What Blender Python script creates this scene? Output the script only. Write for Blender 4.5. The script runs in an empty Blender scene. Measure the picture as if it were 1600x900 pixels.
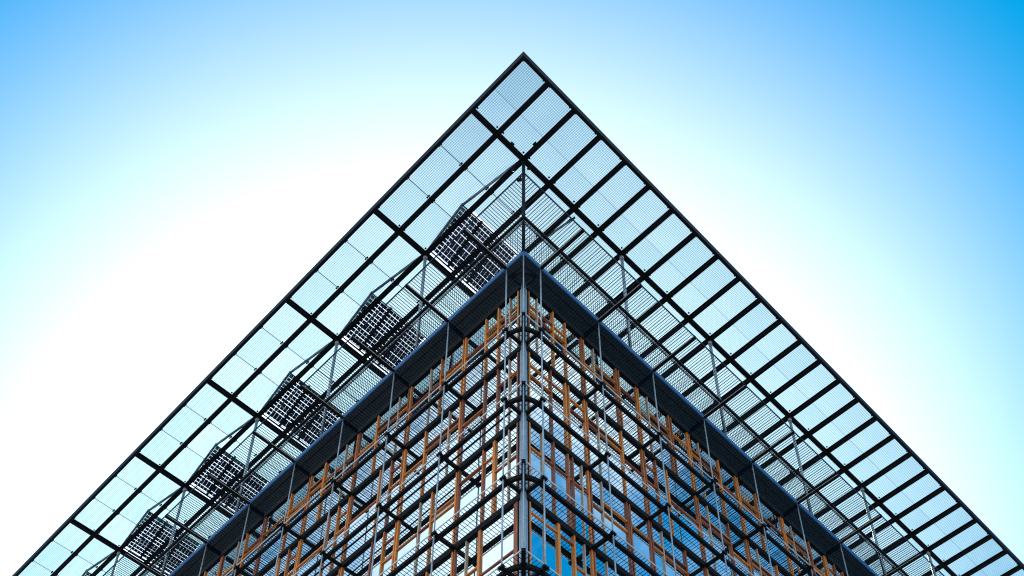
import bpy, math, random
from mathutils import Vector
rnd = random.Random(7)
SC = bpy.context.scene
COL = SC.collection
R45 = math.radians(45)

# ------------------------------------------------------------ camera
cam_d = bpy.data.cameras.new('camera')
cam = bpy.data.objects.new('camera', cam_d)
COL.objects.link(cam)
cam.location = (0, 0, 1.6)
cam.rotation_euler = (math.radians(90 + 43.114), 0, 0)
cam_d.sensor_width = 36.0
cam_d.lens = 2096.5 / 1600 * 36.0
cam_d.shift_x = (800 - 818) / 1600          # the photograph is the upper crop of an upright picture
cam_d.shift_y = (1061.33 - 450) / 1600
cam_d.clip_end = 8000
SC.camera = cam

# ------------------------------------------------------------ sky, sun, exposure
SUN_AZ, SUN_EL = math.radians(-4), math.radians(43.5)
sun_dir = Vector((math.sin(SUN_AZ) * math.cos(SUN_EL), math.cos(SUN_AZ) * math.cos(SUN_EL), math.sin(SUN_EL)))
world = bpy.data.worlds.new('World')
SC.world = world
world.use_nodes = True
wn, wl = world.node_tree.nodes, world.node_tree.links
wn.clear()


def node(ns, t, **kw):
    n = ns.new(t)
    for k, v in kw.items():
        setattr(n, k, v)
    return n


def wmath(op, a=None, b=None, c=None, clamp=False):
    n = node(wn, 'ShaderNodeMath', operation=op, use_clamp=clamp)
    for i, v in enumerate((a, b, c)):
        if v is None:
            continue
        if isinstance(v, (int, float)):
            n.inputs[i].default_value = v
        else:
            wl.new(v, n.inputs[i])
    return n.outputs[0]


sky = node(wn, 'ShaderNodeTexSky', sky_type='NISHITA', sun_disc=False)
sky.sun_elevation = SUN_EL
sky.sun_rotation = SUN_AZ
sky.air_density = 1.0
sky.dust_density = 0.6
sky.ozone_density = 2.0
gam = node(wn, 'ShaderNodeGamma')
gam.inputs[1].default_value = 1.0
wl.new(sky.outputs[0], gam.inputs[0])
hs = node(wn, 'ShaderNodeHueSaturation')
hs.inputs['Saturation'].default_value = 1.2
hs.inputs['Value'].default_value = 1.0
hs.inputs['Hue'].default_value = 0.475
wl.new(gam.outputs[0], hs.inputs['Color'])
# hazy glow around the sun
tc = node(wn, 'ShaderNodeTexCoord')
vd = node(wn, 'ShaderNodeVectorMath', operation='DOT_PRODUCT')
nrm = node(wn, 'ShaderNodeVectorMath', operation='NORMALIZE')
wl.new(tc.outputs['Generated'], nrm.inputs[0])
wl.new(nrm.outputs[0], vd.inputs[0])
vd.inputs[1].default_value = sun_dir
ang = wmath('ARCCOSINE', vd.outputs['Value'])
ramp = node(wn, 'ShaderNodeMapRange', interpolation_type='SMOOTHSTEP')
wl.new(ang, ramp.inputs['Value'])
ramp.inputs['From Min'].default_value = math.radians(9)
ramp.inputs['From Max'].default_value = math.radians(34)
ramp.inputs['To Min'].default_value = 1.0
ramp.inputs['To Max'].default_value = 0.0
glow = wmath('MULTIPLY', ramp.outputs[0], 10.5)
addg = node(wn, 'ShaderNodeMixRGB', blend_type='ADD')
addg.inputs[0].default_value = 1.0
deep = node(wn, 'ShaderNodeMixRGB', blend_type='MULTIPLY')      # a deep, polarised-looking blue
deep.inputs[0].default_value = 1.0
deep.inputs[2].default_value = (0.0, 1.04, 1.4, 1)
wl.new(hs.outputs[0], deep.inputs[1])
# thin bright clouds in the half of the sky away from the sun
cmap = node(wn, 'ShaderNodeMapping')
cmap.inputs['Scale'].default_value = (1.0, 1.0, 2.0)
cmap.inputs['Location'].default_value = (3.1, 0.4, 0.0)
wl.new(nrm.outputs[0], cmap.inputs[0])
cno = node(wn, 'ShaderNodeTexNoise')
cno.inputs['Scale'].default_value = 2.6
cno.inputs['Detail'].default_value = 7
cno.inputs['Roughness'].default_value = 0.6
cno.inputs['Distortion'].default_value = 0.4
wl.new(cmap.outputs[0], cno.inputs['Vector'])
cr = node(wn, 'ShaderNodeMapRange', interpolation_type='SMOOTHSTEP')
cr.inputs['From Min'].default_value = 0.33
cr.inputs['From Max'].default_value = 0.56
csep = node(wn, 'ShaderNodeSeparateXYZ')
wl.new(nrm.outputs[0], csep.inputs[0])
wl.new(wmath('MULTIPLY_ADD', csep.outputs[0], -0.13, cno.outputs['Fac']), cr.inputs['Value'])   # more cloud to the west
cm_ = node(wn, 'ShaderNodeMapRange', interpolation_type='SMOOTHSTEP')
cm_.inputs['From Min'].default_value = math.radians(42)
cm_.inputs['From Max'].default_value = math.radians(56)
wl.new(ang, cm_.inputs['Value'])
cfac = wmath('MULTIPLY', wmath('MULTIPLY', cr.outputs[0], cm_.outputs[0]), 0.92)
cmix = node(wn, 'ShaderNodeMixRGB')
wl.new(cfac, cmix.inputs[0])
wl.new(deep.outputs[0], cmix.inputs[1])
cmix.inputs[2].default_value = (6.3, 7.7, 8.3, 1)
wl.new(cmix.outputs[0], addg.inputs[1])
gcol = node(wn, 'ShaderNodeMixRGB', blend_type='MULTIPLY')
gcol.inputs[0].default_value = 1.0
gcol.inputs[1].default_value = (1.0, 0.68, 0.5, 1)
wl.new(glow, gcol.inputs[2])
wl.new(gcol.outputs[0], addg.inputs[2])
bg = node(wn, 'ShaderNodeBackground')
bg.inputs[1].default_value = 0.1
wo = node(wn, 'ShaderNodeOutputWorld')
wl.new(addg.outputs[0], bg.inputs[0])
wl.new(bg.outputs[0], wo.inputs[0])

sun_d = bpy.data.lights.new('sun', 'SUN')
sun_d.energy = 4.5
sun_d.angle = math.radians(0.5)
sun_d.color = (1, 0.95, 0.87)
sun = bpy.data.objects.new('sun', sun_d)
COL.objects.link(sun)
sun.rotation_euler = sun_dir.to_track_quat('Z', 'Y').to_euler()

vs = SC.view_settings
vs.view_transform = 'Standard'
vs.look = 'None'
vs.exposure = 0.8
vs.gamma = 1.0
SC.cycles.use_denoising = False            # the denoiser smears the fine gratings
SC.cycles.adaptive_threshold = 0.005
SC.cycles.filter_width = 1.15
SC.cycles.caustics_reflective = False
SC.cycles.caustics_refractive = False
SC.cycles.max_bounces = 10
SC.cycles.transparent_max_bounces = 24


# ------------------------------------------------------------ materials
def principled(name, col, rough=0.5, metal=0.0, noise=0.0, nscale=6.0, bump=0.0):
    m = bpy.data.materials.new(name)
    m.use_nodes = True
    ns, ls = m.node_tree.nodes, m.node_tree.links
    b = ns['Principled BSDF']
    b.inputs['Base Color'].default_value = (*col, 1)
    b.inputs['Roughness'].default_value = rough
    b.inputs['Metallic'].default_value = metal
    if max(col) < 0.06:
        b.inputs['Specular IOR Level'].default_value = 0.06
    if noise:
        geo = ns.new('ShaderNodeNewGeometry')
        n = ns.new('ShaderNodeTexNoise')
        n.inputs['Scale'].default_value = nscale
        n.inputs['Detail'].default_value = 5
        ls.new(geo.outputs['Position'], n.inputs['Vector'])
        mx = ns.new('ShaderNodeMixRGB')
        mx.inputs[1].default_value = (*[c * (1 - noise) for c in col], 1)
        mx.inputs[2].default_value = (*[min(1, c * (1 + noise)) for c in col], 1)
        ls.new(n.outputs['Fac'], mx.inputs[0])
        ls.new(mx.outputs[0], b.inputs['Base Color'])
        rr = ns.new('ShaderNodeMapRange')
        rr.inputs['To Min'].default_value = max(0.02, rough - 0.12)
        rr.inputs['To Max'].default_value = rough + 0.12
        ls.new(n.outputs['Fac'], rr.inputs[0])
        ls.new(rr.outputs[0], b.inputs['Roughness'])
    return m


def timber(name, dark, light):
    m = bpy.data.materials.new(name)
    m.use_nodes = True
    ns, ls = m.node_tree.nodes, m.node_tree.links
    b = ns['Principled BSDF']
    geo = ns.new('ShaderNodeNewGeometry')
    mp = ns.new('ShaderNodeMapping')
    mp.inputs['Scale'].default_value = (14, 14, 0.9)
    ls.new(geo.outputs['Position'], mp.inputs[0])
    n = ns.new('ShaderNodeTexNoise')
    n.inputs['Scale'].default_value = 1.6
    n.inputs['Detail'].default_value = 6
    ls.new(mp.outputs[0], n.inputs['Vector'])
    oi = ns.new('ShaderNodeObjectInfo')
    ad = ns.new('ShaderNodeMath')
    ad.operation = 'MULTIPLY_ADD'
    ad.inputs[1].default_value = 0.8
    ad.inputs[2].default_value = -0.4
    ls.new(oi.outputs['Random'], ad.inputs[0])
    sm = ns.new('ShaderNodeMath')
    sm.operation = 'ADD'
    ls.new(n.outputs['Fac'], sm.inputs[0])
    ls.new(ad.outputs[0], sm.inputs[1])
    r = ns.new('ShaderNodeValToRGB')
    r.color_ramp.elements[0].position = 0.25
    r.color_ramp.elements[0].color = (*dark, 1)
    r.color_ramp.elements[1].position = 0.75
    r.color_ramp.elements[1].color = (*light, 1)
    ls.new(sm.outputs[0], r.inputs[0])
    ls.new(r.outputs[0], b.inputs['Base Color'])
    b.inputs['Roughness'].default_value = 0.45
    return m


M = {}
M['black'] = principled('black_steel', (0.006, 0.006, 0.008), 0.5, 0.0, 0.4, 3)
M['clad'] = principled('black_cladding', (0.003, 0.004, 0.006), 0.6, 0.0, 0.3, 3)
M['dark'] = principled('dark_steel', (0.012, 0.014, 0.02), 0.45, 0.1, 0.4, 4)
M['grate'] = principled('grating_steel', (0.014, 0.018, 0.025), 0.5, 0.1)
M['rod'] = principled('galvanised_steel', (0.36, 0.4, 0.47), 0.4, 0.3, 0.3, 5)
M['strip'] = principled('bright_edge_steel', (0.6, 0.58, 0.58), 0.4, 0.5)
M['blue'] = principled('blue_painted_steel', (0.012, 0.12, 0.36), 0.45, 0.0, 0.35, 3)
M['bluedark'] = principled('blue_black_aluminium', (0.004, 0.009, 0.022), 0.5, 0.0, 0.3, 3)
M['bluepaint'] = principled('dark_blue_frame', (0.004, 0.018, 0.06), 0.4, 0.1, 0.3, 3)
M['column'] = principled('column_aluminium', (0.4, 0.47, 0.58), 0.38, 0.4, 0.15, 4)
M['timber'] = timber('oiled_timber', (0.24, 0.042, 0.008), (0.78, 0.22, 0.016))
M['pale'] = principled('pale_timber', (0.55, 0.38, 0.29), 0.5, 0, 0.15, 5)
M['cell'] = principled('solar_cell', (0.012, 0.02, 0.06), 0.3, 0.0, 0.5, 9)
M['concrete'] = principled('grey_concrete', (0.3, 0.3, 0.3), 0.8, 0, 0.2, 1)
M['paving'] = principled('stone_paving', (0.32, 0.31, 0.29), 0.85, 0, 0.2, 0.4)


def mirror_glass():
    m = bpy.data.materials.new('coated_window_glass')
    m.use_nodes = True
    ns, ls = m.node_tree.nodes, m.node_tree.links
    b = ns['Principled BSDF']
    b.inputs['Base Color'].default_value = (0.84, 0.89, 0.92, 1)
    b.inputs['Metallic'].default_value = 1.0
    b.inputs['Roughness'].default_value = 0.015
    geo = ns.new('ShaderNodeNewGeometry')
    n = ns.new('ShaderNodeTexNoise')
    n.inputs['Scale'].default_value = 0.9
    n.inputs['Detail'].default_value = 1
    ls.new(geo.outputs['Position'], n.inputs['Vector'])
    bp = ns.new('ShaderNodeBump')
    bp.inputs['Strength'].default_value = 0.05
    bp.inputs['Distance'].default_value = 0.05
    ls.new(n.outputs['Fac'], bp.inputs['Height'])
    ls.new(bp.outputs[0], b.inputs['Normal'])
    return m


M['glass'] = mirror_glass()


def wired_glass(root):
    m = bpy.data.materials.new('wired_roof_glass')
    m.use_nodes = True
    ns, ls = m.node_tree.nodes, m.node_tree.links
    ns.clear()
    out = ns.new('ShaderNodeOutputMaterial')
    t = ns.new('ShaderNodeTexCoord')
    t.object = root
    sx = ns.new('ShaderNodeSeparateXYZ')
    ls.new(t.outputs['Object'], sx.inputs[0])

    def line(o, pitch, w):
        a = ns.new('ShaderNodeMath'); a.operation = 'DIVIDE'; a.inputs[1].default_value = pitch
        ls.new(o, a.inputs[0])
        f = ns.new('ShaderNodeMath'); f.operation = 'FRACT'
        ls.new(a.outputs[0], f.inputs[0])
        c = ns.new('ShaderNodeMath'); c.operation = 'LESS_THAN'; c.inputs[1].default_value = w
        ls.new(f.outputs[0], c.inputs[0])
        return c.outputs[0]
    mx = ns.new('ShaderNodeMath'); mx.operation = 'MAXIMUM'
    wk2 = ns.new('ShaderNodeMath'); wk2.operation = 'MULTIPLY'; wk2.inputs[1].default_value = 0.6
    ls.new(line(sx.outputs[1], 0.085, 0.2), wk2.inputs[0])
    ls.new(line(sx.outputs[0], 0.07, 0.24), mx.inputs[0])
    ls.new(wk2.outputs[0], mx.inputs[1])
    oi = ns.new('ShaderNodeObjectInfo')
    tint = ns.new('ShaderNodeMixRGB')
    tint.inputs[1].default_value = (0.74, 0.84, 0.82, 1)
    tint.inputs[2].default_value = (0.82, 0.9, 0.885, 1)
    ls.new(oi.outputs['Random'], tint.inputs[0])
    tr = ns.new('ShaderNodeBsdfTransparent')
    ls.new(tint.outputs[0], tr.inputs[0])
    gl = ns.new('ShaderNodeBsdfGlossy'); gl.inputs['Roughness'].default_value = 0.05
    fr = ns.new('ShaderNodeValue'); fr.outputs[0].default_value = 0.05
    m1 = ns.new('ShaderNodeMixShader')
    ls.new(fr.outputs[0], m1.inputs[0]); ls.new(tr.outputs[0], m1.inputs[1]); ls.new(gl.outputs[0], m1.inputs[2])
    # frosting and dust: a little translucent scatter, uneven over the sheet
    tl = ns.new('ShaderNodeBsdfTranslucent'); tl.inputs[0].default_value = (0.66, 0.74, 0.74, 1)
    dn = ns.new('ShaderNodeTexNoise'); dn.inputs['Scale'].default_value = 0.8; dn.inputs['Detail'].default_value = 6
    ls.new(t.outputs['Object'], dn.inputs['Vector'])
    dm = ns.new('ShaderNodeMapRange'); dm.inputs['From Min'].default_value = 0.35; dm.inputs['From Max'].default_value = 0.7
    dm.inputs['To Min'].default_value = 0.005; dm.inputs['To Max'].default_value = 0.06
    ls.new(dn.outputs['Fac'], dm.inputs['Value'])
    m1b = ns.new('ShaderNodeMixShader')
    ls.new(dm.outputs[0], m1b.inputs[0]); ls.new(m1.outputs[0], m1b.inputs[1]); ls.new(tl.outputs[0], m1b.inputs[2])
    m1 = m1b
    wi = ns.new('ShaderNodeBsdfDiffuse'); wi.inputs[0].default_value = (0.10, 0.16, 0.19, 1)
    tr2 = ns.new('ShaderNodeBsdfTransparent'); tr2.inputs[0].default_value = (0.6, 0.73, 0.75, 1)
    m2 = ns.new('ShaderNodeMixShader'); m2.inputs[0].default_value = 0.28
    ls.new(tr2.outputs[0], m2.inputs[1]); ls.new(wi.outputs[0], m2.inputs[2])
    m3 = ns.new('ShaderNodeMixShader')
    ls.new(mx.outputs[0], m3.inputs[0]); ls.new(m1.outputs[0], m3.inputs[1]); ls.new(m2.outputs[0], m3.inputs[2])
    ls.new(m3.outputs[0], out.inputs[0])
    return m


def clear_glass():
    m = bpy.data.materials.new('clear_laminate')
    m.use_nodes = True
    ns, ls = m.node_tree.nodes, m.node_tree.links
    ns.clear()
    out = ns.new('ShaderNodeOutputMaterial')
    tr = ns.new('ShaderNodeBsdfTransparent'); tr.inputs[0].default_value = (0.97, 0.98, 0.99, 1)
    gl = ns.new('ShaderNodeBsdfGlossy'); gl.inputs['Roughness'].default_value = 0.03
    fr = ns.new('ShaderNodeValue'); fr.outputs[0].default_value = 0.03
    m1 = ns.new('ShaderNodeMixShader')
    ls.new(fr.outputs[0], m1.inputs[0]); ls.new(tr.outputs[0], m1.inputs[1]); ls.new(gl.outputs[0], m1.inputs[2])
    ls.new(m1.outputs[0], out.inputs[0])
    return m


M['clear'] = clear_glass()

# ------------------------------------------------------------ builders
QF = [(0, 3, 2, 1), (4, 5, 6, 7), (0, 1, 5, 4), (1, 2, 6, 5), (2, 3, 7, 6), (3, 0, 4, 7)]


class MB:
    """collects simple solids into one mesh"""
    def __init__(self):
        self.v, self.f, self.sm = [], [], []

    def box(self, x0, x1, y0, y1, z0, z1):
        if x0 > x1: x0, x1 = x1, x0
        if y0 > y1: y0, y1 = y1, y0
        if z0 > z1: z0, z1 = z1, z0
        n = len(self.v)
        self.v += [(x0, y0, z0), (x1, y0, z0), (x1, y1, z0), (x0, y1, z0),
                   (x0, y0, z1), (x1, y0, z1), (x1, y1, z1), (x0, y1, z1)]
        self.f += [tuple(n + i for i in q) for q in QF]
        self.sm += [False] * 6
        return self

    def bar(self, p, q, w, h, up=(0, 0, 1)):
        p, q = Vector(p), Vector(q)
        d = (q - p).normalized()
        sx = d.cross(Vector(up)).normalized() * (w / 2)
        sz = sx.cross(d).normalized() * (h / 2)
        n = len(self.v)
        for c in (p, q):
            for a, b in ((-1, -1), (1, -1), (1, 1), (-1, 1)):
                self.v.append(tuple(c + sx * a + sz * b))
        self.f += [tuple(n + i for i in q_) for q_ in QF]
        self.sm += [False] * 6
        return self

    def tube(self, p, q, r, seg=8, r2=None):
        p, q = Vector(p), Vector(q)
        r2 = r if r2 is None else r2
        d = (q - p).normalized()
        a = d.orthogonal().normalized()
        b = d.cross(a)
        n = len(self.v)
        for c, rr in ((p, r), (q, r2)):
            for i in range(seg):
                t = 2 * math.pi * i / seg
                self.v.append(tuple(c + (a * math.cos(t) + b * math.sin(t)) * rr))
        for i in range(seg):
            j = (i + 1) % seg
            self.f.append((n + i, n + j, n + seg + j, n + seg + i))
            self.sm.append(True)
        self.f.append(tuple(n + i for i in reversed(range(seg)))); self.sm.append(False)
        self.f.append(tuple(n + seg + i for i in range(seg))); self.sm.append(False)
        return self

    def arc(self, c, r, a0, a1, w, z0, z1, seg=16):
        n = len(self.v)
        for i in range(seg + 1):
            t = a0 + (a1 - a0) * i / seg
            for rr, z in ((r - w / 2, z0), (r + w / 2, z0), (r + w / 2, z1), (r - w / 2, z1)):
                self.v.append((c[0] + rr * math.cos(t), c[1] + rr * math.sin(t), z))
        for i in range(seg):
            b = n + 4 * i
            for k in range(4):
                self.f.append((b + k, b + (k + 1) % 4, b + 4 + (k + 1) % 4, b + 4 + k))
                self.sm.append(False)
        self.f.append((n, n + 3, n + 2, n + 1)); self.sm.append(False)
        e = n + 4 * seg
        self.f.append((e, e + 1, e + 2, e + 3)); self.sm.append(False)
        return self

    def mesh(self, name, mat):
        me = bpy.data.meshes.new(name)
        me.from_pydata(self.v, [], self.f)
        me.polygons.foreach_set('use_smooth', self.sm)
        me.materials.append(M[mat])
        me.update()
        return me

    def build(self, name, mat, parent, loc=(0, 0, 0), kind=None, label=None):
        o = bpy.data.objects.new(name, self.mesh(name, mat))
        COL.objects.link(o)
        o.parent = parent
        o.location = loc
        if kind: o['kind'] = kind
        if label: o['label'] = label
        return o


UNIT = {}


def unit(mat):
    if mat not in UNIT:
        UNIT[mat] = MB().box(-.5, .5, -.5, .5, -.5, .5).mesh('unit_bar_' + mat, mat)
    return UNIT[mat]


def piece(name, mat, parent, x0, x1, y0, y1, z0, z1, rot=(0, 0, 0), origin=(0, 0, 0)):
    """a straight piece of its own; alike pieces share one mesh"""
    o = bpy.data.objects.new(name, unit(mat))
    COL.objects.link(o)
    o.parent = parent
    o.location = ((x0 + x1) / 2 - origin[0], (y0 + y1) / 2 - origin[1], (z0 + z1) / 2 - origin[2])
    o.scale = (abs(x1 - x0), abs(y1 - y0), abs(z1 - z0))
    o.rotation_euler = rot
    return o


def thing(name, label, cat, loc=(0, 0, 0), rz=0.0, group=None):
    o = bpy.data.objects.new(name, None)
    COL.objects.link(o)
    o.empty_display_size = 0.5
    o.location = loc
    o.rotation_euler = (0, 0, rz)
    o['label'] = label
    o['category'] = cat
    if group: o['group'] = group
    return o


# building frame: x = s (along the right front), y = t (along the left front), turned 45 degrees
TIP = (0, 22.4516, 0)


def bthing(name, label, cat, group=None):
    return thing(name, label, cat, TIP, R45, group)


def side_box(side, a0, a1, o0, o1, z0, z1):
    """along / outward-depth box -> s,t box"""
    return (a0, a1, o0, o1, z0, z1) if side == 0 else (o0, o1, a0, a1, z0, z1)


EYE = 1.6
ZT = [EYE + h for h in (21.9, 25.54, 29.17, 32.83, 36.51, 40.21)]   # gallery levels, bottom to roof edge
ZG = ZT[5]
ZC = EYE + 46.57                                                    # canopy
W = 0.82            # gallery depth: the glazed fronts stand at s = W and t = W
MOD = 2.81          # gallery bay
P, Q = 1.3175, 5.27  # canopy rafter spacing, post spacing
EDGE = -2.58
LEN = 36.0
H2 = R45
CY, F_, TH, D_ = 1061.33, 2096.5, math.radians(43.114), 22.4516


def in_view(s, t, z, m=260):
    X, Y, h = (s - t) * math.sqrt(.5), D_ + (s + t) * math.sqrt(.5), z - EYE
    d = Y * math.cos(TH) + h * math.sin(TH)
    x, y = 818 + F_ * X / d, CY - F_ * (h * math.cos(TH) - Y * math.sin(TH)) / d
    return -m < x < 1600 + m and y < 900 + m


# ------------------------------------------------------------ ground
bpy_ground = MB()
g = MB().box(-4000, 4000, -4000, 4000, -0.5, 0).build('ground', 'paving', None)
g['kind'] = 'structure'

# ------------------------------------------------------------ the office building
bld = bthing('office_building', 'tall timber and glass office block with two fronts meeting at a steel corner column', 'building')
MB().box(W + .3, LEN, W + .3, LEN, 0, ZT[0] + .2).build('base_wall', 'concrete', bld)
MB().box(W + .6, LEN, W + .6, LEN, ZT[0] + .2, ZG - .3).build('core_wall', 'dark', bld)
MB().box(W - .05, LEN, W - .05, LEN, ZG - .28, ZG + 1.95).build('roof_upstand', 'clad', bld)
# corner column
MB().tube((W - .06, W - .06, 0), (W - .06, W - .06, ZG - .3), .085, 16).build('corner_column', 'column', bld)
for sd in (0, 1):
    MB().box(*side_box(sd, W + .03, W + .075, W - .05, W + .05, 0, ZG - .3)).build('column_fin', 'bluedark', bld)
    MB().box(*side_box(sd, W + .085, W + .14, W - .02, W + .08, 0, ZG - .3)).build('column_fin', 'column', bld)
    MB().box(*side_box(sd, W + .15, W + .19, W - .03, W + .08, 0, ZG - .3)).build('column_fin', 'black', bld)
# floor edges
for k in range(0, 6):
    z1 = ZT[k] + .06
    for sd in (0, 1):
        MB().box(*side_box(sd, W + (0.0 if sd else .003), LEN, W - .06, W + .3, ZT[k] - (.25 if k == 5 else .19), z1 - .02)).build('floor_edge', 'black', bld)

# windows ------------------------------------------------------
C = MOD / 5


def window(sd, b, k, spec):
    """one glazed bay: a timber frame mesh with posts, transoms and panes as pieces"""
    a0 = W + (0.2 if b == 0 else MOD * b + .02)
    a1 = W + MOD * (b + 1) - .02
    z0, z1 = ZT[k] + .045, ZT[k + 1] - (.19 if k == 4 else .07)
    y0, y1 = W - .035, W + .06                   # outward face to inner face
    org = (a0, W, z0) if sd == 0 else (W, a0, z0)
    fr = MB()
    wl_ = spec.get('wide', .06)
    def fb(aa, ab, za, zb):
        x = side_box(sd, aa, ab, y0, y1, za, zb)
        fr.box(x[0] - org[0], x[1] - org[0], x[2] - org[1], x[3] - org[1], x[4] - org[2], x[5] - org[2])
    fb(a0, a0 + wl_, z0, z1)
    fb(a1 - .065, a1, z0, z1)
    fb(a0 + wl_, a1 - .065, z1 - .06, z1)
    fb(a0 + wl_, a1 - .065, z0, z0 + .05)
    o = fr.build('window', 'timber', bld, org)
    posts = spec['posts']                        # (offset, kind)
    edges = [a0 + wl_]
    for off, kd in posts:
        x = W + MOD * b + off
        w = {'p': .06, 'w': .1, 'm': .04}[kd]
        mat = 'pale' if kd == 'm' else 'timber'
        dp = .0 if kd == 'm' else .012
        piece('mullion' if kd == 'm' else 'post', mat, o, *side_box(sd, x - w / 2, x + w / 2, y0 - dp, y1 - .004, z0 + .05, z1 - .06), origin=org)
        edges.append((x - w / 2, x + w / 2))
    spans, left = [], edges[0]
    for e in edges[1:]:
        spans.append((left, e[0])); left = e[1]
    spans.append((left, a1 - .065))
    for i, (sa, sb) in enumerate(spans):
        if sb - sa < .05:
            continue
        hs_ = sorted(spec['tr'][i % len(spec['tr'])])
        za = z0 + .05
        cuts = []
        for hgt, kd in hs_:
            cuts.append((ZT[k] + hgt, kd))
        for hgt, kd in cuts + [(z1 - .06, None)]:
            if kd == 'l':      # dark louvre band between two rails
                top = hgt
                piece('louvre', 'dark', o, *side_box(sd, sa, sb, W - .01, W + .05, za, top), origin=org)
            else:
                rx = rnd.uniform(-.008, .008); rz = rnd.uniform(-.008, .008)
                rot = (rx, 0, rz) if sd == 0 else (0, rx, rz)
                piece('pane', 'glass', o, *side_box(sd, sa - .015, sb + .015, W + .012, W + .028, za - .01, hgt + .01), rot=rot, origin=org)
            if kd is not None:
                piece('transom', 'timber', o, *side_box(sd, sa, sb, y0 + .008, y1 - .01, hgt, hgt + .06), origin=org)
                za = hgt + .06
    return o


S0 = {  # hand-read corner bays: (side, bay, storey)
    (1, 0, 1): dict(wide=.15, posts=[(1.72, 'w'), (2.28, 'm')], tr=[[(1.5, 'g')], [(1.95, 'g')], [(1.95, 'g')]]),
    (0, 0, 1): dict(posts=[(.80, 'm'), (1.36, 'w'), (2.0, 'p'), (2.44, 'm')], tr=[[(3.02, 'g')], [(3.02, 'g')], [(3.02, 'g')], [(2.16, 'g')], [(2.16, 'g')]]),
    (1, 0, 2): dict(posts=[(.60, 'm'), (1.2, 'w'), (1.68, 'p')], tr=[[(1.93, 'g')], [(1.93, 'g')], [(2.78, 'g')], [(2.78, 'g')], [(2.78, 'g')]]),
    (0, 0, 2): dict(posts=[(.76, 'm'), (1.24, 'p'), (1.86, 'p'), (2.06, 'p'), (2.48, 'm')], tr=[[(2.32, 'g')], [(2.32, 'g')], [(2.32, 'g')], [(2.32, 'g')], [(2.32, 'g')], [(2.32, 'g')]]),
    (1, 0, 3): dict(posts=[(.62, 'm'), (1.12, 'p'), (1.72, 'p')], tr=[[(2.5, 'g')], [(2.5, 'g')], [], [(2.0, 'g')]]),
    (0, 0, 3): dict(posts=[(1.2, 'p'), (1.86, 'p'), (2.0, 'p')], tr=[[(2.3, 'g'), (2.85, 'g')], [(2.85, 'g')], [], [(2.3, 'g'), (2.85, 'g')]]),
    (1, 0, 4): dict(posts=[(.62, 'm'), (1.15, 'p'), (1.75, 'p')], tr=[[(2.1, 'g'), (2.55, 'g')], [(2.1, 'g'), (2.55, 'g')], [(2.1, 'g'), (2.55, 'g')], [(2.1, 'g')]]),
    (0, 0, 4): dict(posts=[(.62, 'm'), (1.36, 'p'), (1.95, 'p')], tr=[[(2.2, 'g'), (2.6, 'g')], [(2.2, 'g'), (2.6, 'g')], [(2.2, 'g'), (2.6, 'g')], [(1.8, 'g')]]),
}
VAR = [
    dict(posts=[(1.15, 'p'), (1.72, 'm')], tr=[[(2.02, 'g'), (2.3, 'g')], [(2.02, 'g')], [(2.02, 'g')]]),
    dict(posts=[(.58, 'm'), (1.72, 'p')], tr=[[(2.34, 'g'), (2.62, 'l')], [(2.34, 'g'), (2.62, 'l')], [(2.02, 'g')]]),
    dict(posts=[(.62, 'p'), (1.2, 'p')], tr=[[(1.95, 'g'), (2.82, 'g')], [], [(1.95, 'g')]]),
    dict(posts=[(.7, 'm'), (1.9, 'w')], tr=[[(1.55, 'g'), (2.3, 'g')], [(1.55, 'g'), (2.3, 'g')], [(2.3, 'g'), (2.62, 'l')]]),
    dict(posts=[(1.12, 'w'), (2.24, 'm')], tr=[[(2.32, 'g')], [(2.6, 'g'), (2.85, 'g')], [(2.6, 'g'), (2.85, 'g')]]),
    dict(posts=[(1.15, 'p')], tr=[[(1.95, 'g'), (2.3, 'g')], [(2.3, 'g')]]),
    dict(posts=[(.56, 'm'), (1.7, 'p'), (1.83, 'p')], tr=[[(2.0, 'g')], [(2.0, 'g'), (2.5, 'g')], [], [(2.5, 'g')]]),
]
for sd in (0, 1):
    for k in range(0, 5):
        for b in range(0, 12):
            a = W + MOD * b
            pts = [(a + da, W) if sd == 0 else (W, a + da) for da in (0, MOD)]
            if not any(in_view(p[0], p[1], z) for p in pts for z in (ZT[k], ZT[k + 1])):
                continue
            spec = S0.get((sd, b, k)) or VAR[rnd.randrange(len(VAR))]
            window(sd, b, k, spec)

# ------------------------------------------------------------ gratings


def grating(mb, sd, a0, a1, o0, o1, z, pitch, wbar, dbar, rods=(), corner=True):
    n = int((a1 - a0) / pitch)
    for i in range(n + 1):
        a = a0 + i * pitch
        lo = o0
        hi = o1
        if a < o1:                       # corner square: bars of the two sides meet on the diagonal
            hi = max(a, o0)
        if hi - lo < .03:
            continue
        mb.box(*side_box(sd, a, a + wbar, lo, hi, z, z + dbar))
    for r in rods:
        mb.box(*side_box(sd, max(r, a0) + .01, a1, r, r + .01, z + .008, z + .02))


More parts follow.
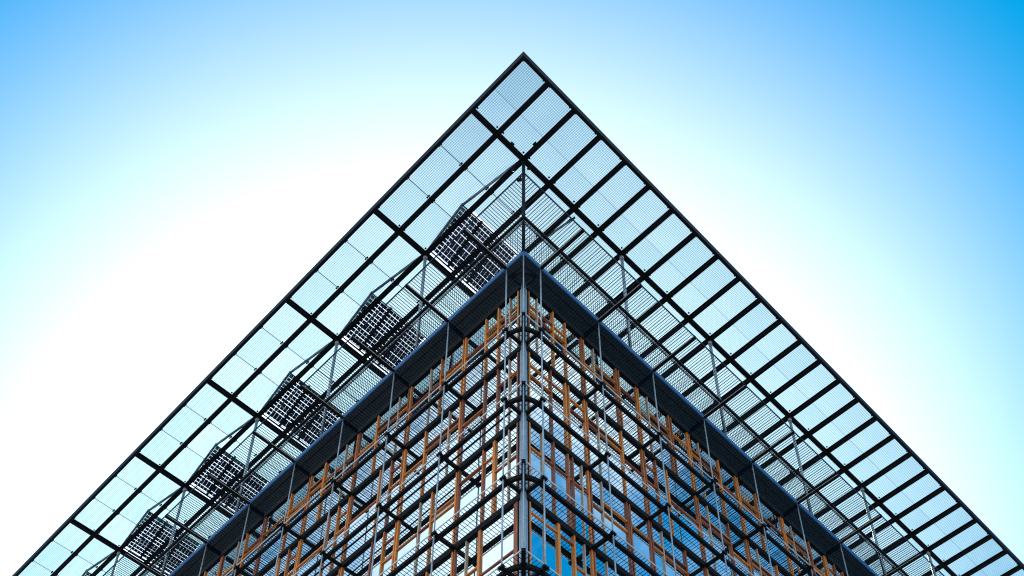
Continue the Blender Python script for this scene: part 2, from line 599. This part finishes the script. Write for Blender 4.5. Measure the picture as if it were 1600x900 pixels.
# ------------------------------------------------------------ maintenance galleries
GL = {1: 'lowest black steel grating gallery running round the corner column',
      2: 'second black steel grating gallery up, two storeys under the roof edge',
      3: 'third black steel grating gallery up, one above the middle of the fronts',
      4: 'topmost black steel grating gallery, one storey under the blue roof edge'}
GL[2] = 'second black steel grating gallery counted from the bottom of the fronts'
GL[3] = 'third black steel grating gallery from the bottom, second below the blue roof edge'
for k in range(1, 5):
    z = ZT[k]
    ga = bthing('maintenance_gallery', GL[k], 'gallery', 'maintenance galleries round the two fronts')
    for sd in (0, 1):
        nm = MB()
        grating(nm, sd, .05, LEN, .03, W - .075, z, .118, .011, .018, rods=(.3, .52))
        nm.build('grating', 'grate', ga, kind='stuff')
        piece('edge_strip', 'strip', ga, *side_box(sd, 0 if sd else .022, LEN, 0, .022, z - .012, z + .032))
        piece('outer_beam', 'black', ga, *side_box(sd, W, LEN, .145, .26, z - .14, z - .012))
        if sd == 1 and k in (1, 3): piece('cable_tray', 'dark', ga, *side_box(sd, W + .1, LEN, .42, .46, z - .1, z - .07))
        for b in range(0, 12):
            a = W + MOD * b
            if b and not in_view(*((a, 0) if sd == 0 else (0, a)), z):
                continue
            br = MB()
            br.box(*side_box(sd, a - .05, a + .05, .0, W - .062, z - .12, z - .018))
            br.box(*side_box(sd, a - .09, a + .09, -.03, .06, z - .1, z - .016))
            br.build('bracket', 'black', ga)
            MB().tube(*[(a, .03, zz) if sd == 0 else (.03, a, zz) for zz in (z + .03, ZT[k + 1] - .1)], .024, 8).build('hanger_rod', 'rod', ga)
    MB().arc((W, W), W - .205, math.pi, 1.5 * math.pi, .1, z - .158, z - .014, 20).build('corner_arc', 'black', ga)
    MB().tube((.03, .03, z + .03), (.03, .03, ZT[k + 1] - .1), .02, 8).build('hanger_rod', 'rod', ga)
    MB().bar((-.02, -.02, z - .06), (W - .12, W - .12, z - .06), .12, .1).build('corner_beam', 'black', ga)

# ------------------------------------------------------------ roof walkway with the blue edge
wk = bthing('roof_walkway', 'steel grating walkway with blue edge and tall railing round the roof', 'walkway')
for sd in (0, 1):
    piece('blue_edge', 'blue', wk, *side_box(sd, 0 if sd else .031, LEN, 0, .03, ZG - .12, ZG + .1))
    nm = MB()
    grating(nm, sd, .05, LEN, .035, W - .12, ZG - .15, .118, .012, .02, rods=(.3, .52))
    nm.build('soffit_grating', 'bluedark', wk, kind='stuff')
    piece('soffit_pipe', 'dark', wk, *side_box(sd, .2, LEN, .22, .26, ZG - .24, ZG - .2))
    nm = MB()
    grating(nm, sd, -1.86, LEN, -1.88, -.02, ZG, .101, .014, .022, rods=())
    nm.build('grating', 'grate', wk, kind='stuff')
    nm = MB()
    for i in range(int((LEN + .8) / .12)):
        a = -.8 + i * .12
        if a > -.02 or True:
            nm.box(*side_box(sd, a, a + .008, max(-.8, -.8), min(-.03, max(a, -.8)), ZG + .04, ZG + .048))
    nm.build('grating_mesh', 'grate', wk, kind='stuff')
    piece('outer_cable', 'dark', wk, *side_box(sd, -1.9 if sd else -1.869, LEN, -1.9, -1.87, ZG - .02, ZG + .03))
    piece('walkway_beam', 'black', wk, *side_box(sd, -.9 if sd else -.819, LEN, -.9, -.82, ZG - .11, ZG - .005))
    piece('handrail', 'dark', wk, *side_box(sd, -.02 if sd else .031, LEN, -.02, .015, ZG + 1.86, ZG + 1.885))
    piece('handrail', 'rod', wk, *side_box(sd, -.02 if sd else .011, LEN, -.02, .01, ZG + 1.98, ZG + 2.0))
    nm = MB()
    n = int(LEN / .115)
    for i in range(n):
        a = .05 + i * .115
        nm.box(*side_box(sd, a, a + .012, 0, .012, ZG + .15, ZG + 1.86))
    nm.build('balusters', 'grate', wk, kind='stuff')
    for b in range(0, 12):
        a = W + MOD * b
        if not in_view(*((a, 0) if sd == 0 else (0, a)), ZG):
            continue
        piece('arm', 'black', wk, *side_box(sd, a - .05, a + .05, -1.93, .0, ZG - .14, ZG - .018))
        piece('arm_flange', 'strip', wk, *side_box(sd, a - .085, a - .07, -1.9, .0, ZG - .12, ZG - .1))
        bk = MB().box(*side_box(sd, a - .03, a + .03, .02, W - .12, ZG - .36, ZG - .15))
        bk.build('soffit_bracket', 'bluedark', wk)
MB().arc((W, W), W - .3, math.pi, 1.5 * math.pi, .1, ZG - .3, ZG - .2, 16).build('corner_arc', 'dark', wk)
MB().box(W - .25, W - .17, W - .25, W - .17, ZG - .8, ZG - .3).build('corner_bracket', 'bluedark', wk)

# ------------------------------------------------------------ canopy
cp = bthing('canopy_roof', 'wide flat roof canopy of wired glass panes in a black steel grid', 'canopy')
M['wired'] = wired_glass(cp)
zb, zt_ = ZC - .1, ZC + .16
NB = int((LEN - EDGE) / P)
# long edge beams
MB().box(EDGE - .06, EDGE + .06, EDGE - .06, LEN, zb - .02, zt_ + .06).build('edge_beam', 'black', cp)
MB().box(EDGE + .06, LEN, EDGE - .06, EDGE + .06, zb - .017, zt_ + .057).build('edge_beam', 'black', cp)


def rafter(s, t0, t1):
    m = MB().box(s - .07, s + .07, t0, t1, zb + .05, zb + .07)
    m.box(s - .025, s + .025, t0, t1, zb + .07, zt_ - .02)
    m.box(s - .07, s + .07, t0, t1, zt_ - .02, zt_)
    m.build('rafter', 'black', cp)


def purlin(t, s0, s1):
    m = MB().box(s0, s1, t - .075, t + .075, zb + .044, zb + .066)
    m.box(s0, s1, t - .03, t + .03, zb + .066, zt_ - .026)
    m.box(s0, s1, t - .075, t + .075, zt_ - .026, zt_ - .004)
    m.build('purlin', 'black', cp)


for i in range(-1, NB):
    s = i * P
    rafter(s, EDGE + .06, LEN if i < 4 else 5.6)
for j in range(0, int(LEN / Q) + 1):
    purlin(j * Q, EDGE + .06, LEN if j == 0 else 5.4)

def pane(s0, s1, t0, t1):
    piece('glass_panel', 'wired', cp, s0 + .006, s1 - .006, t0 + .006, t1 - .006, zt_ + .012, zt_ + .024)


joints, clips = MB(), MB()
srows = [EDGE] + [i * P for i in range(-1, NB)]


def clip(s, t):
    clips.box(s - .03, s + .03, t - .03, t + .03, zt_ - .02, zt_ + .011)


for a, b in zip(srows[:-1], srows[1:]):
    if not in_view(a, EDGE, ZC): continue
    # front band along the right edge
    jt = -1.05
    pane(a, b, EDGE, jt); pane(a, b, jt, 0)
    joints.box(a, b, jt - .005, jt + .005, zt_ + .008, zt_ + .011)
    for tt in (EDGE + .13, -.15):
        clip(a + .15, tt); clip(b - .15, tt)
    inner = a >= -.01
    for j in range(0, int(LEN / Q) + 1):
        for i in range(3):
            t0 = j * Q + i * Q / 3
            if a > 3 and j > 0: continue
            if a > 3 and i > 1: continue
            if inner and i == 2: continue
            if not in_view(a, t0, ZC): continue
            pane(a, b, t0, t0 + (1.0 if inner and i == 1 else Q / 3))
            if i < (1 if inner else 2):
                joints.box(a, b, t0 + Q / 3 - .012, t0 + Q / 3 + .012, zt_ + .005, zt_ + .011)
                for ss in (a + .13, b - .13):
                    clip(ss, t0 + Q / 3 - .05); clip(ss, t0 + Q / 3 + .05)
            elif not inner:
                for ss in (a + .13, b - .13):
                    clip(ss, t0 + Q / 3 - .14); clip(ss, t0 + Q / 3 + .14)
joints.build('glazing_joint', 'black', cp, kind='stuff')
clips.build('glass_clip', 'black', cp, kind='stuff')
# posts carrying the canopy
heads = [(0, 0)] + [(0, j * Q) for j in range(1, 7)] + [(j * Q, 0) for j in range(1, 7)]
for s, t in heads:
    if not in_view(s, t, ZC): continue
    p = MB().tube((s + .04, t + .04, ZG + .02), (s + .04, t + .04, zb + .044), .062, 12)
    p.tube((s + .04, t + .04, zb - .1), (s + .04, t + .04, zb + .043), .085, 12)
    p.build('canopy_post', 'rod' if (s, t) != (0, 0) else 'dark', cp)
# small floodlight heads and brackets by the corner post
lm = MB()
for s, t in ((.25, -.12), (-.12, .3), (.3, .45)):
    lm.tube((s, t, zb - .28), (s, t + .12, zb - .2), .07, 10)
    lm.box(s - .02, s + .02, t - .02, t + .02, zb - .22, zb - .002)
lm.build('spotlight', 'black', cp)
for s, t in ((-.72, -.13), (-.13, -.72)):
    MB().box(s - .07, s + .07, t - .07, t + .07, zb + .03, zb + .1).build('edge_cleat', 'black', cp)

# ------------------------------------------------------------ solar panels on the left roof strip
ORD = ['first tilted solar panel out from the corner post, the one nearest the roof apex',
       'second tilted solar panel out from the corner post on the left roof strip',
       'third tilted solar panel out from the corner post on the left roof strip',
       'fourth tilted solar panel out from the corner post on the left roof strip',
       'fifth tilted solar panel out from the corner post, lower left of the roof',
       'sixth tilted solar panel out from the corner post, cut by the bottom left edge']
for j in range(6):
    tp, tl = j * Q + 3.3, (j + 1) * Q - .12
    zp, zl = EYE + 47.78, EYE + 46.78
    L_ = math.hypot(tl - tp, zp - zl)
    S1 = 3.0
    sp = bthing('solar_panel', ORD[j], 'solar panel', 'tilted solar panels along the left roof strip')

    def on(s, d, n=0.0):     # point on the sloping plane
        f = d / L_
        nz, nt = (tl - tp) / L_, (zp - zl) / L_
        return (s, tp + (tl - tp) * f + nt * n, zp + (zl - zp) * f + nz * n)
    up = Vector((0, zp - zl, tl - tp)).normalized()
    for s in (0.0, 1.0, 2.0, S1):
        MB().bar(on(s, -.06, -.03), on(s, L_, -.03), .07, .13, up).build('side_rail', 'bluepaint' if s == 0 else 'black', sp)
    MB().bar((0, j * Q + .3, zt_ + .08), on(0, 0, -.06), .07, .1).build('brace', 'bluepaint', sp)
    MB().bar((S1, j * Q + .3, zt_ + .08), on(S1, 0, -.06), .06, .09).build('brace', 'bluedark', sp)
    MB().bar(on(0, 0, -.1), on(S1, 0, -.1), .05, .06, up).build('cross_rail', 'black', sp)
    MB().bar(on(0, L_ - .03, -.1), on(S1, L_ - .03, -.1), .05, .06, up).build('cross_rail', 'black', sp)
    cm = MB()
    pc, cw = .164, .143
    ns_, nd = int((S1 - .1) / pc), int(L_ / pc)
    for a in range(ns_):
        for b in range(nd):
            s0, d0 = .07 + a * pc, .03 + b * pc
            n = len(cm.v)
            for (s_, d_) in ((s0, d0), (s0 + cw + .012, d0), (s0 + cw + .012, d0 + cw), (s0, d0 + cw)):
                cm.v.append(on(s_, d_, 0.0))
            for (s_, d_) in ((s0, d0), (s0 + cw + .012, d0), (s0 + cw + .012, d0 + cw), (s0, d0 + cw)):
                cm.v.append(on(s_, d_, 0.004))
            cm.f += [tuple(n + i for i in q) for q in QF]
            cm.sm += [False] * 6
    cm.build('solar_cells', 'cell', sp, kind='stuff')
    gm = MB()
    for s0 in (.03, 1.03, 2.03):
        gm = MB()
        n = 0
        for (s_, d_) in ((s0, 0), (s0 + .94, 0), (s0 + .94, L_), (s0, L_)):
            gm.v.append(on(s_, d_, .01))
        for (s_, d_) in ((s0, 0), (s0 + .94, 0), (s0 + .94, L_), (s0, L_)):
            gm.v.append(on(s_, d_, .018))
        gm.f += [tuple(q) for q in QF]
        gm.sm += [False] * 6
        gm.build('cover_glass', 'clear', sp)
